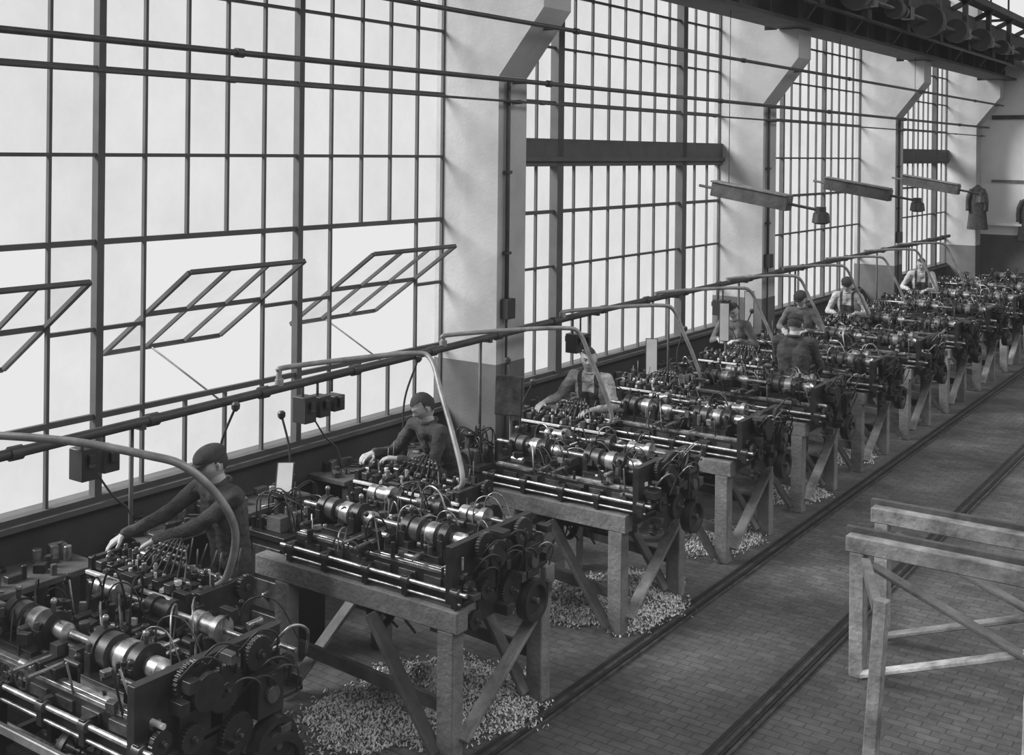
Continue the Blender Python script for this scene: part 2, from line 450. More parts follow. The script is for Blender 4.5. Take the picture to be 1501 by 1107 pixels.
# ------------------------------------------------------------------ machines
def build_lathe(seed, L=1.4):
    r = random.Random(seed); mb = MB()
    D, S, G, K = M_IRON, M_STEEL, M_MID, M_DRUM
    mb.box((L/2, .45, .02), (L, .92, .02), D)
    mb.box((L/2, -.005, .045), (L, .012, .07), D); mb.box((L/2, .9, .045), (L, .012, .07), D)
    for y in (.05, .36):
        mb.box((L/2, y, .11), (L, .07, .13), D); mb.box((L/2, y, .18), (L*.97, .035, .012), S)
        mb.box((L/2, y-.03, .17), (L*.98, .015, .02), K)
    for i in range(8): mb.box((.06+i*(L-.12)/7, .2, .1), (.03, .27, .1), D)
    for i in range(6): mb.box((.16+i*.2, .01, .11), (.13, .012, .05), G)
    mb.cyl((-.07, -.05, .10), (L+.06, -.05, .10), .013, S)
    mb.cyl((-.02, -.055, .04), (L+.02, -.055, .04), .009, K)
    for x in (.02, .33, .68, 1.0, L-.02):
        mb.box((x, -.035, .07), (.04, .07, .12), D); mb.cyl((x-.03, -.05, .10), (x+.03, -.05, .10), .028, G)
    for x0, rr in ((.08+r.random()*.06, .068+r.random()*.012), (.78+r.random()*.06, .075+r.random()*.012)):
        mb.box((x0+.16, .2, .2), (.32, .27, .06), D)
        for xx in (x0, x0+.3):
            mb.box((xx, .2, .25), (.045, .2, .14), D)
            mb.lathe((xx-.028, .2, .31), (1, 0, 0), [(0, .0), (0, rr*1.12), (.056, rr*1.12), (.056, 0)], D, 20)
            mb.cyl((xx, .2, .31+rr), (xx, .2, .36+rr), .012, G); mb.sphere((xx, .2, .365+rr), .017, K)
            for yy in (.11, .29): mb.cyl((xx, yy, .3), (xx, yy, .36), .012, G, n=6)
        mb.lathe((x0+.03, .2, .31), (1, 0, 0), [(0, rr), (.07, rr), (.07, rr*.72), (.13, rr*.72)], G, 24)
        mb.lathe((x0+.03, .2, .31), (1, 0, 0), [(.13, rr*.72), (.13, rr*.95), (.2, rr*.95), (.2, rr*.6), (.25, rr*.6)], K, 24)
        mb.lathe((x0+.33, .2, .31), (1, 0, 0), [(0, rr*.5), (.03, rr*.62), (.09, rr*.62), (.12, rr*.35), (.12, 0)], S, 16)
    mb.cyl((-.1, .2, .31), (L+.02, .2, .31), .019, K)
    for x in (.52, .64):
        mb.box((x, .2, .215), (.09, .38, .05), D); mb.box((x, .12+r.random()*.1, .26), (.06, .12, .05), G)
        mb.cyl((x, -.13, .235), (x, .1, .235), .01, K); mb.wheel((x, -.13, .235), (0, 1, 0), .045, .012, G, 4)
        mb.cyl((x, .28, .24), (x, .28, .34), .03, G, n=6)
    mb.box((L/2, .68, .10), (L*.92, .2, .13), D); mb.box((L/2, .60, .17), (L*.9, .03, .015), K)
    for x0 in (.18, .62, .98):
        mb.box((x0, .68, .2), (.14, .16, .14), D)
        mb.lathe((x0-.1, .68, .3), (1, 0, 0), [(0, 0), (0, .055), (.06, .055), (.06, .045), (.16, .045), (.16, .065), (.2, .065), (.2, 0)], K if x0 != .62 else D, 20)
        mb.box((x0, .8, .25), (.1, .04, .2), D)
    mb.cyl((.0, .68, .3), (L, .68, .3), .014, K); mb.cyl((.0, .86, .22), (L, .86, .22), .012, K)
    for i in range(6): mb.gear((.2+i*.18+r.random()*.05, .86, .22), (1, 0, 0), .045+r.random()*.02, .02, D, 16)
    mb.box((L-.06, .36, .2), (.05, .85, .34), D); mb.box((L-.02, .3, .02), (.04, .3, .3), D)
    for (y, z, rr, x) in ((.2, .31, .09, .01), (.38, .22, .10, .02), (.60, .30, .09, .01), (.02, .12, .05, .03), (.2, .06, .07, .02), (.76, .18, .07, .02), (.46, -.02, .10, .02), (.1, -.1, .06, .01)):
        mb.gear((L+x, y, z), (1, 0, 0), rr*r.uniform(.9, 1.1), .028, D, int(rr*340), D)
        mb.cyl((L+x-.05, y, z), (L+x+.04+r.random()*.03, y, z), .010, G, n=8)
    mb.cyl((L+.06, .24, .27), (L+.09, .24, .27), .085, D, n=26)
    mb.box((L+.05, .62, .12), (.06, .16, .2), D); mb.cyl((L+.08, .62, .12), (L+.10, .62, .12), .04, G)
    mb.lathe((L+.01, .66, -.14), (1, 0, 0), [(0, 0), (0, .13), (.04, .135), (.08, .13), (.08, .10), (.05, .09), (.05, 0)], D, 26); mb.cyl((L-.2, .66, -.14), (L+.1, .66, -.14), .02, G)
    for k in range(9):
        y = r.uniform(0, .7); z = r.uniform(.1, .4)
        mb.tube(catmull([(L+.02, y, z), (L+.1, y+.06, z+.1), (L+.11, y+.16, z+.05), (L+.04, y+.22, z-.1)]), r.uniform(.004, .008), r.choice((D, D, G, K)), 6)
        mb.box((L+.05, r.uniform(0, .8), r.uniform(-.1, .4)), (.09, r.uniform(.03, .09), r.uniform(.03, .07)), r.choice((D, D, G)))
    mb.lathe((.12, .5, -.2), (1, 0, 0), [(0, 0), (0, .11), (.2, .11), (.2, .04), (.4, .04), (.4, .13), (.5, .13), (.5, .04), (.72, .04), (.72, .09), (.8, .09), (.8, 0)], D, 22)
    for x in (.1, .56, .9): mb.box((x, .5, -.09), (.05, .08, .22), D)
    mb.wheel((.6, .2, -.24), (1, 0, 0), .13, .05, D, 6); mb.cyl((.3, .2, -.24), (.95, .2, -.24), .016, G)
    for x in (.4, .85): mb.box((x, .2, -.11), (.04, .06, .28), D)
    mb.box((.75, .66, -.3), (.3, .24, .22), D)
    for i in range(3): mb.tube(catmull([(.3+i*.25, .3, 0), (.33+i*.2, .25, -.25), (.45+i*.15, .35, -.42)]), .01, G, 6)
    for i in range(9):
        x = r.uniform(.05, L-.1); y = r.choice((.02, .4, .5, .9)); a = r.uniform(-.08, .08); h = r.uniform(.14, .26)
        mb.tube([(x, y, .15), (x+a, y+r.uniform(-.06, .06), .15+h)], .0065, K if i % 2 else D, 6)
        mb.sphere((x+a, y, .155+h), .017, D, nu=10, nv=6)
    for i in range(24):
        x = r.uniform(.0, L-.3); y = r.uniform(.0, .85); dx = r.uniform(.1, .3); dy = r.uniform(-.2, .2); h = r.uniform(.26, .42)
        mb.tube(catmull([(x, y, .15), (x+.02, y+.02, h), (x+dx*.6, y+dy*.6, h+.02), (x+dx, y+dy, .2)], 5), r.uniform(.004, .007), r.choice((D, D, G, K)), 6)
    for i in range(190):
        x = r.uniform(.0, L); y = r.uniform(-.02, .9); h = r.uniform(.015, .06); z = .14+r.random()*.16
        k = r.random(); m = r.choice((D, D, D, D, G, G, K, S, M_BRITE))
        q = .6 if m is M_BRITE else 1
        if k < .35: mb.box((x, y, z), (r.uniform(.02, .07)*q, r.uniform(.02, .06)*q, h*q), m, Matrix.Rotation(r.uniform(-.5, .5), 3, 'Z') @ Matrix.Rotation(r.uniform(-.3, .3), 3, 'X'))
        elif k < .6: mb.cyl((x, y, z-.04), (x, y, z+h), r.uniform(.008, .02)*q, m, n=8)
        elif k < .8: mb.cyl((x, y-.05, z), (x, y+.05, z), r.uniform(.008, .02)*q, m, n=8)
        else: mb.cyl((x-.05, y, z), (x+.06, y, z), r.uniform(.01, .025)*q, m, n=10)
    return mb

lathe_src = []
for i in range(4):
    o = build_lathe(11+i*7).make("automatic_lathe" if i == 0 else "automatic_lathe.%03d" % i, bevel=.003)
    lathe_src.append(o)
lathe_count = [0]
def place_lathe(x, y, z, s=1.0):
    k = lathe_count[0]; lathe_count[0] += 1
    if k < 4: o = lathe_src[k]
    else:
        src = lathe_src[k % 4]; o = src.copy(); o.name = "automatic_lathe"; SC.collection.objects.link(o)
    o.location = (x, y, z); o.scale = (s, s, s); return o

def build_tapper(seed):
    r = random.Random(seed); mb = MB(); D, S, G, K = M_IRON, M_STEEL, M_MID, M_DRUM
    for x in (.1, .86):
        mb.box((x, .17, .03), (.16, .42, .06), D)
        mb.lathe((x, .17, .05), (0, 0, 1), [(0, .09), (.1, .06), (.6, .055), (.76, .1), (.8, .1)], D, 14)
    mb.beam((.1, .17, .3), (.86, .17, .3), .05, .08, D)
    mb.box((.5, .17, .9), (1.0, .34, .09), D)
    mb.box((.5, -.01, .86), (1.02, .03, .1), D); mb.box((.5, -.015, .955), (1.04, .03, .02), M_BRITE)
    mb.box((.5, .17, .96), (.98, .3, .03), D)
    for i in range(9):
        x = .07+i*.107
        mb.box((x, .07, 1.0), (.055, .14, .05), D if i % 2 else G)
        mb.box((x+.05, .04, .985), (.025, .12, .02), M_BRITE if i % 2 else K, Matrix.Rotation(.5, 3, 'Z'))
        mb.cyl((x, .2, .98), (x, .2, 1.05), .022, D, n=10); mb.cyl((x, .2, 1.05), (x, .2, 1.08), .012, K, n=8)
        mb.sphere((x, .07, 1.035), .014, K, nu=8, nv=5)
        mb.box((x, -.035, .9), (.05, .03, .06), D)
    mb.cyl((-.05, .3, 1.0), (1.05, .3, 1.0), .018, K)
    for x in (.0, 1.0):
        mb.box((x, .17, .97), (.04, .36, .14), D); mb.gear((x+(.05 if x else -.05), .3, 1.0), (1, 0, 0), .07, .03, D, 20, G)
    c0 = r.uniform(.48, .6)
    for i in range(8):
        t = i/7; x = c0-.19+t*.38
        mb.tube(catmull([(c0, .27, 1.02), (c0+(x-c0)*.35, .25, 1.15+.03*math.sin(t*3.1)), (c0+(x-c0)*.85, .18, 1.11), (x+(x-c0)*.25, .1, 1.0)], 6), .0065, G if i % 2 else D, 6)
        for q in range(3):
            u = .35+q*.25; mb.sphere((c0+(x-c0)*u, .25-.12*u*u, 1.15-.10*(u-.3)**2), .011, K, nu=8, nv=5)
    mb.tube([(c0, .27, .98), (c0, .27, 1.18)], .012, D, 8)
    for i in range(8):
        x = r.uniform(.02, .95); mb.tube([(x, .31, .98), (x+r.uniform(-.05, .05), .36, 1.1+r.random()*.1)], .006, G, 6)
    for i in range(60):
        x = r.uniform(0, 1); y = r.uniform(0, .34); m = r.choice((D, G, K, D, M_BRITE)); z = .99+r.random()*.05
        if i % 2: mb.box((x, y, z), (r.uniform(.02, .04), r.uniform(.02, .05), r.uniform(.02, .04)), m)
        else: mb.cyl((x, y, .98), (x, y, z+.04), r.uniform(.006, .016), m, n=8)
    for i in range(6): mb.cyl((.12+i*.15, .12, .62+r.random()*.1), (.12+i*.15, .12, .87), .03, D, n=10)
    mb.wheel((.98, .17, .6), (1, 0, 0), .14, .05, D, 6); mb.cyl((.1, .17, .6), (1.0, .17, .6), .015, G)
    mb.box((.5, .2, .5), (.5, .24, .3), D)
    return mb
tap_src = [build_tapper(3).make("multi_spindle_tapping_machine", bevel=.003), build_tapper(8).make("multi_spindle_tapping_machine.001", bevel=.003)]
tcount = [0]
def place_tapper(x, y, s=1.0, lx=1.0):
    k = tcount[0]; tcount[0] += 1
    if k < 2: o = tap_src[k]
    else:
        o = tap_src[k % 2].copy(); o.name = "multi_spindle_tapping_machine"; SC.collection.objects.link(o)
    o.location = (x, y, 0); o.scale = (lx, 1, s); return o

def bench(name, y, x0=-5.5, x1=-4.26, dep=.95, seed=0):
    r = random.Random(seed); mb = MB(); W = M_WOOD; h = .9
    for yy in (y, y+dep):
        for x in (x1-.06, x0+.25):
            mb.b2((x-.06, yy-.055, 0), (x+.06, yy+.055, h-.13), W)
        mb.b2((x0, yy-.055, h-.13), (x1+.03, yy+.055, h), W)
        mb.beam((x1-.62, yy-.075, h-.14), (x1-.1, yy-.075, .05), .035, .10, M_WOODD if yy == y else W, up=(0, 1, 0))
        mb.beam((x0+.3, yy+.07, .32), (x1-.1, yy+.07, .26), .03, .09, M_WOODD)
    for x in (x1-.06, x0+.25):
        mb.b2((x-.055, y+.055, h-.13), (x+.055, y+dep-.055, h-.01), W)
        mb.beam((x+.075, y+.02, .12), (x+.075, y+dep-.05, h-.2), .03, .09, M_WOODL if r.random() < .5 else W, up=(1, 0, 0))
    mb.b2((x0+.02, y+.3, h-.06), (x1, y+.42, h-.01), M_WOODD); mb.b2((x0+.02, y+.6, h-.06), (x1, y+.72, h-.01), M_WOODD)
    return mb.make(name, bevel=.006)

YB_K = [5.45, 7.62, 9.5, 11.3, 13.15, 15.0, 16.9, 18.8, 20.7, 22.6, 24.5]
for i, y in enumerate(YB_K):
    nm = "timber_bench" if i == 0 else "timber_bench.%03d" % i
    x0 = -5.8 if i == 0 else -5.5
    bench(nm, y, x0, x1=-4.13 if i == 0 else -4.22, dep=.95, seed=i)
    place_lathe(-5.52 if i == 0 else -5.46, y+.03, .9)
ZS = .70
place_lathe(-5.95, 3.5, ZS, 1.08)
mb = MB()
for x in (-5.8, -4.6):
    for y in (3.55, 4.4):
        mb.beam((x, y, 0), (x+.02, y, ZS), .07, .09, M_IRON)
    mb.beam((x, 3.55, .4), (x, 4.4, .4), .05, .07, M_IRON)
    mb.beam((x, 3.5, ZS-.04), (x, 4.45, ZS-.04), .09, .08, M_IRON)
mb.beam((-5.8, 3.55, .3), (-4.6, 3.55, .3), .04, .06, M_MID); mb.beam((-5.8, 3.5, .54), (-4.3, 3.5, .54), .03, .05, M_PIPE)
mb.lathe((-4.40, 4.2, .42), (1, 0, 0), [(0, 0), (0, .19), (.04, .2), (.08, .19), (.08, .15), (.05, .14), (.05, 0)], M_IRON, 28)
mb.cyl((-5.9, 4.2, .42), (-4.28, 4.2, .42), .025, M_MID); mb.cyl((-5.9, 3.62, .46), (-4.3, 3.62, .46), .022, M_STEEL)
mb.make("iron_lathe_stand", bevel=.005)

TP = [(-6.2, 4.42, 1.0), (-6.22, 6.86, 1.0), (-6.36, 9.4, .95), (-6.42, 11.35, 1.0), (-6.42, 13.5, 1.0)]
for k in range(6): TP.append((-6.45, 15.4+k*1.9, 1.0))
for (x, y, lx) in TP: place_tapper(x, y, 1.03, lx)

# ------------------------------------------------------------------ oil / air main with swan-neck branches
mb = MB()
PX = -6.42
def PH(y): return 1.74+.018*(y-3) if y < 11 else 1.884+.002*(y-11)
mb.tube([(PX, 2.6+i*1.0, PH(2.6+i)) for i in range(24)], .034, M_PIPED, 12)
for i in range(23): mb.lathe((PX, 3.0+i, PH(3.0+i)), (0, 1, 0), [(0, .03), (0, .046), (.08, .046), (.08, .03)], M_PIPED, 12)
for y in (4.95, 8.9, 10.9, 12.8, 14.9, 17.0, 19.0, 21.0, 23.0):
    mb.tube([(PX-.1, y, 0), (PX-.1, y, PH(y))], .016, M_PIPED, 8)
    mb.beam((PX-.12, y, PH(y)-.03), (PX+.03, y, PH(y)-.03), .04, .04, M_PIPED)
branches = [((-6.42, 3.78), (-5.22, 4.20), (-5.22, 4.6)), ((-6.42, 6.2), (-6.0, 7.45), (-5.28, 7.0)), ((-6.42, 8.2), (-5.75, 9.35), (-5.42, 9.5)),
            ((-6.42, 10.2), (-5.8, 11.4), (-5.45, 11.5)), ((-6.42, 12.3), (-5.8, 13.5), (-5.45, 13.65))]
for k in range(5): branches.append(((-6.42, 14.3+1.9*k), (-5.85, 15.3+1.9*k), (-5.5, 15.5+1.9*k)))
for i, (a, b, c) in enumerate(branches):
    h = 1.92 if i == 0 else 1.95; h0 = PH(a[1])
    a = V((a[0], a[1], 0)); b = V((b[0], b[1], 0)); c = V((c[0], c[1], 0))
    d = (b-a)
    p = [a+V((0, 0, h0)), a+V((0, 0, h-.03)), a+d*.04+V((0, 0, h)), a+d*.5+V((0, 0, h+.01)), a+d*.9+V((0, 0, h)),
         b+V((0, 0, h-.05))+(c-b)*.12, b+(c-b)*.42+V((0, 0, h-.28)), b+(c-b)*.75+V((0, 0, 1.4)), c+V((0, 0, 1.12)), c+V((-.08, .0, 1.02))]
    if i == 0:
        bu = V((.16, .08, 0)); p[4] += V((0, 0, -.03)); p[5] += bu*.35+V((0, 0, -.04)); p[6] += bu*.9; p[7] += bu*.9; p[8] += bu*.2
    q = catmull(p, 6)
    mb.tube(q, .023 if i == 0 else .021, M_PIPE, 10)
    mb.lathe(a+V((0, 0, h0+.02)), (0, 0, 1), [(0, .02), (0, .034), (.05, .034), (.05, .02)], M_PIPE, 12)
mb.make("oil_supply_pipe")

for i, (y, n) in enumerate(((4.5, 1), (6.45, 2), (10.4, 1), (14.0, 1))):
    mb = MB()
    for k in range(n+1):
        yy = y+k*.16
        mb.box((PX+.02, yy, 1.60), (.14, .12, .2-.04*k), M_BLACK); mb.box((PX+.1, yy, 1.62), (.03, .05, .07), M_MID)
        mb.box((PX+.02, yy, 1.64-.02*k), (.2, .05, .06), M_BLACK)
        mb.tube([(PX, yy, 1.68), (PX, yy, PH(yy)-.03)], .012, M_PIPED, 6)
    mb.tube(catmull([(PX+.02, y+.1, 1.51), (PX+.05, y+.2, 1.35), (PX+.1, y+.28, 1.25), (PX+.15, y+.3, 1.1)]), .008, M_BLACK, 6)
    mb.make("switch_box" if i == 0 else "switch_box.%03d" % i, bevel=.006)

def ball_lever(i, x, y, z0, z1, dx, dy):
    mb = MB(); mb.cyl((x, y, z0), (x, y, z0+.05), .04, M_IRON)
    mb.tube(catmull([(x, y, z0), (x+dx*.1, y+dy*.1, z0+(z1-z0)*.5), (x+dx, y+dy, z1)]), .009, M_PIPED, 8)
    mb.lathe((x+dx, y+dy, z1-.03), (dx*.4, dy*.4, 1), [(0, .0), (0, .012), (.02, .030), (.05, .032), (.065, .02), (.07, 0)], M_MID, 14)
    mb.box((x, y, z0/2), (.06, .06, z0), M_IRON); mb.box((x, y, .02), (.2, .2, .04), M_IRON)
    mb.make("machine_lever" if i == 0 else "machine_lever.%03d" % i)
for i, a in enumerate([(-6.45, 5.65, 1.2, 1.76, .13, .03), (-6.5, 7.75, 1.1, 1.80, .12, .05), (-6.15, 8.95, 1.05, 1.62, -.12, .05), (-5.95, 8.75, 1.05, 1.5, .10, .05),
                       (-6.65, 4.0, 1.0, 1.35, -.1, 0), (-6.6, 6.5, 1.0, 1.5, -.1, 0), (-6.3, 12.6, 1.0, 1.5, .1, 0), (-6.3, 14.6, 1.0, 1.5, .1, 0), (-6.3, 16.4, 1.0, 1.5, .1, 0)]):
    ball_lever(i, *a)

def card(i, x, y, z, w, h, tilt, yaw, m=M_PAPER):
    mb = MB(); R = Matrix.Rotation(yaw, 3, 'Z') @ Matrix.Rotation(tilt, 3, 'X')
    mb.box((x, y, z), (w, .008, h), m, R); mb.box(V((x, y, z))+R @ V((0, .008, 0)), (w+.02, .006, h+.02), M_WOODD, R)
    mb.tube([(x, y+.04, 0), (x, y+.04, z-h*.2)], .014, M_PIPED, 8); mb.cyl((x, y+.04, 0), (x, y+.04, .03), .12, M_IRON)
    mb.make("drawing_stand" if i == 0 else "drawing_stand.%03d" % i)
for i, a in enumerate([(-6.25, 6.1, 1.16, .11, .26, -.7, .7), (-6.95, 4.1, 1.45, .10, .26, .0, .3), (-6.3, 11.95, 1.25, .12, .40, -.1, .5), (-6.3, 13.95, 1.42, .11, .48, 0, .5),
                       (-6.3, 14.75, 1.5, .11, .48, 0, .5), (-5.98, 8.6, 1.4, .24, .34, -.1, .3, M_MID)]): card(i, *a)

def wall_table(i, y0, y1):
    mb = MB(); r = random.Random(i+50)
    mb.b2((-7.2, y0, .74), (-6.76, y1, .78), M_WOODD)
    for x in (-7.15, -6.80):
        for y in (y0+.08, y1-.08): mb.b2((x-.035, y-.035, 0), (x+.035, y+.035, .74), M_WOODD)
    mb.b2((-7.15, y0+.05, .25), (-6.8, y1-.05, .29), M_WOODD)
    for k in range(34):
        y = r.uniform(y0+.06, y1-.06); x = r.uniform(-7.15, -6.82); h = r.uniform(.02, .11); m = r.choice((M_WOODD, M_IRON, M_IRON, M_MID, M_DRUM))
        if r.random() < .5: mb.box((x, y, .78+h/2), (r.uniform(.03, .09), r.uniform(.03, .12), h), m, Matrix.Rotation(r.uniform(-.7, .7), 3, 'Z'))
        elif r.random() < .6: mb.cyl((x, y, .78), (x, y, .78+h), r.uniform(.015, .035), m)
        else: mb.tube([(x-.08, y, .795), (x+.08, y+.1, .80)], .01, m, 6)
    mb.make("tool_table" if i == 0 else "tool_table.%03d" % i, bevel=.004)
for i, (a, b) in enumerate(((3.4, 4.9), (5.3, 6.9), (7.3, 8.9), (10.2, 11.8), (12.4, 14.0), (16.8, 18.6), (19.2, 21.2))): wall_table(i, a, b)

def cabinet(i, x, y):
    mb = MB(); mb.box((x, y, .42), (.34, .42, .84), M_IRON)
    mb.box((x, y, .86), (.4, .48, .04), M_IRON); r = random.Random(i)
    for k in range(3):
        mb.box((x, y-.215, .2+k*.24), (.28, .012, .2), M_MID); mb.cyl((x, y-.22, .2+k*.24), (x, y-.25, .2+k*.24), .018, M_STEEL)
    mb.cyl((x-.08, y, .88), (x-.08, y, 1.06), .05, M_MID); mb.cyl((x+.08, y+.05, .88), (x+.08, y+.05, .98), .04, M_DRUM)
    mb.box((x+.02, y-.12, .93), (.14, .1, .1), M_WOODD); mb.gear((x-.08, y, 1.08), (0, 0, 1), .07, .02, M_IRON, 18, M_STEEL)
    for k in range(44):
        a, b = r.uniform(-.19, .19), r.uniform(-.22, .22); m = r.choice((M_IRON, M_MID, M_DRUM, M_IRON, M_IRON))
        if k % 3 == 0: mb.tube(catmull([(x+a, y+b, .88), (x+a*.6, y+b, 1.06+r.random()*.12), (x-a, y-b*.5, 1.0)]), .006, m, 6)
        elif k % 3 == 1: mb.cyl((x+a, y+b, .88), (x+a, y+b, .93+r.random()*.12), .015, m, n=8)
        else: mb.box((x+a, y+b, .92+r.random()*.06), (.04, .05, .05), m, Matrix.Rotation(a*5, 3, 'Z'))
    mb.make("parts_cabinet" if i == 0 else "parts_cabinet.%03d" % i, bevel=.004)
for i, (x, y) in enumerate(((-6.1, 6.0), (-6.1, 8.3), (-6.15, 10.65), (-6.15, 12.6), (-5.98, 14.6), (-5.98, 16.4))): cabinet(i, x, y)

# ------------------------------------------------------------------ shavings heaps
def heap(i, cx, cy, rx, ry, h, n):
    r = random.Random(100+i); mb = MB(); N = 40; K = 12
    def edge(a): return 1+.12*math.sin(2*a+i)+.09*math.sin(3*a+2*i+1)+.07*math.sin(7*a)+.04*math.sin(13*a)
    def z(x, y):
        a = math.atan2((y-cy)/ry, (x-cx)/rx); d = math.hypot((x-cx)/rx, (y-cy)/ry)/edge(a)
        return max(0, h*(1-d)**.8 if d < 1 else 0)*(.75+.9*noise.noise(V((x*6, y*6, i))))
    vs = [(cx, cy, z(cx, cy))]; fs = []
    for k in range(1, K+1):
        for j in range(N):
            a = 2*math.pi*j/N; w = edge(a)
            x = cx+rx*w*k/K*math.cos(a); y = cy+ry*w*k/K*math.sin(a)
            vs.append((x, y, max(.003, z(x, y)) if k < K else .001))
    for j in range(N):
        fs.append((0, 1+j, 1+(j+1) % N))
        for k in range(K-1): fs.append((1+k*N+j, 1+(k+1)*N+j, 1+(k+1)*N+(j+1) % N, 1+k*N+(j+1) % N))
    mb.add(vs, fs, M_HEAPB, True)
    for _ in range(n):
        a = r.uniform(0, 6.283); q = math.sqrt(r.random())*1.06*edge(a)
        if r.random() < .10: q *= 1.14
        x = cx+rx*q*math.cos(a); y = cy+ry*q*math.sin(a); zz = z(x, y)+.008
        d = r.uniform(0, 6.283); L = r.uniform(.006, .019); w = r.uniform(.003, .006); t = r.uniform(-.6, .6)
        ux, uy = math.cos(d), math.sin(d); hh = r.uniform(.003, .016)
        mb.add([(x-ux*L-uy*w, y-uy*L+ux*w, zz), (x-ux*L+uy*w, y-uy*L-ux*w, zz+t*w), (x-uy*w, y+ux*w, zz+hh), (x+uy*w, y-ux*w, zz+hh+t*w),
                (x+ux*L-uy*w, y+uy*L+ux*w, zz-.003), (x+ux*L+uy*w, y+uy*L-ux*w, zz+t*w)], [(0, 1, 3, 2), (2, 3, 5, 4)], M_SHAV if r.random() < .75 else M_MID)
    mb.make("metal_shavings_heap" if i == 0 else "metal_shavings_heap.%03d" % i)
heap(0, -4.74, 5.92, .58, .68, .16, 14000)
heap(1, -4.66, 8.15, .50, .68, .14, 11000)
heap(2, -4.62, 10.05, .36, .55, .10, 4500)
heap(3, -4.6, 11.9, .34, .5, .09, 3000)
heap(4, -4.6, 13.8, .32, .45, .08, 1800)

# ------------------------------------------------------------------ saw-horse rack on the right
def sawhorse(i, y, x0=-2.66, x1=-.5):
    mb = MB(); W = M_WOODL
    mb.b2((x0, y-.05, .86), (x1, y+.05, .97), W)
    mb.b2((x0-.03, y+.05, .93), (x1, y+.085, 1.01), M_WOODD)
    for x in (x0+.08, x1-.1): mb.b2((x-.05, y-.05, 0), (x+.05, y+.05, .86), W)
    mb.beam((x0+.13, y-.07, .05), (x1-.25, y-.07, .74), .03, .1, M_WOODW if i == 0 else W, up=(0, 1, 0))
    mb.beam((x0+.2, y-.10, .82), (x1-.15, y-.10, .12), .03, .1, M_WOOD, up=(0, 1, 0))
    mb.make("sawhorse" if i == 0 else "sawhorse.%03d" % i, bevel=.006)
sawhorse(0, 7.98); sawhorse(1, 8.72, -2.72)
mb = MB()
mb.beam((-2.16, 6.93, 0), (-2.12, 7.0, .94), .08, .08, M_WOODL, up=(0, 1, 0))
mb.beam((-1.28, 6.93, 0), (-1.28, 7.0, .6), .08, .08, M_WOODW, up=(0, 1, 0))
mb.beam((-2.14, 6.97, .9), (-2.5, 7.88, .82), .06, .08, M_WOOD)
mb.beam((-1.28, 6.97, .56), (-1.28, 7.88, .5), .05, .07, M_WOOD)
mb.make("timber_trestle_leg", bevel=.006)

for i, y in enumerate((13.6, 17.7, 21.8)):
    mb = MB()
    mb.beam((-6.3, y, 3.16), (-5.3, y, 3.0), .2, .17, M_WOODD)
    mb.beam((-6.3, y, 3.26), (-5.3, y, 3.10), .24, .02, M_WOOD)
    mb.tube([(-6.5, y-.02, 3.2), (-4.92, y-.02, 2.94)], .018, M_PIPED, 8)
    mb.lathe((-4.9, y, 2.98), (0, 0, -1), [(0, 0), (0, .06), (.06, .06), (.08, .095), (.19, .11), (.21, .06), (.21, 0)], M_BLACK, 18)
    mb.tube([(-6.1, y, 3.2), (-6.1, y, 5.42)], .006, M_PIPED, 6)
    mb.make("hanging_lamp_arm" if i == 0 else "hanging_lamp_arm.%03d" % i, bevel=.004)

def coat(i, x, y, z):
    mb = MB()
    mb.lathe((x, y, z), (0, 0, -1), [(0, .02), (.04, .06), (.12, .17), (.3, .19), (.7, .2), (1.05, .24), (1.06, .2), (1.0, 0)], M_DENIM, 18)
    for v in range(len(mb.v)): mb.v[v].y = y+(mb.v[v].y-y)*.4
    for s in (-1, 1): mb.tube(catmull([(x+s*.12, y-.02, z-.12), (x+s*.2, y-.05, z-.35), (x+s*.2, y-.07, z-.62)]), [.06]*6+[.05]*7, M_DENIM, 10)
    mb.tube([(x, y+.12, z+.02), (x, y, z+.02)], .012, M_STEEL, 6)
    mb.make("hanging_coat" if i == 0 else "hanging_coat.%03d" % i)
coat(0, -6.55, 28.66, 2.95); coat(1, -5.55, YE-.16, 2.7)

# ------------------------------------------------------------------ people
def solid(mb, name, parent, voxel, smooth, split=None, wr=0.0, wsc=9.0):
    """blend overlapping capsules into one continuous surface"""
    mats = list(mb.mats)
    o = mb.make(name)
    rm = o.modifiers.new("r", 'REMESH'); rm.mode = 'VOXEL'; rm.voxel_size = voxel; rm.use_smooth_shade = True
    sm = o.modifiers.new("s", 'SMOOTH'); sm.factor = .5; sm.iterations = smooth
    dg = bpy.context.evaluated_depsgraph_get(); ev = o.evaluated_get(dg)
    me = bpy.data.meshes.new_from_object(ev)
    if len(me.vertices) > 50:
        o.modifiers.clear(); o.data = me
        if wr > 0:
            ns = [v.normal.copy() for v in me.vertices]
            for v, n in zip(me.vertices, ns):
                c = v.co; k = noise.noise(V((c.x*wsc, c.y*wsc, c.z*wsc*1.6)))+.6*noise.noise(V((c.x*wsc*2.3+5, c.y*wsc*2.3, c.z*wsc*3.4)))
                v.co = c+n*k*wr
        me.materials.clear()
        if split:
            for m in split[1]: me.materials.append(m)
            for p in me.polygons: p.material_index = split[0](p.center)
        else: me.materials.append(mats[0])
        for p in me.polygons: p.use_smooth = True
    if parent: o.parent = parent
    return o

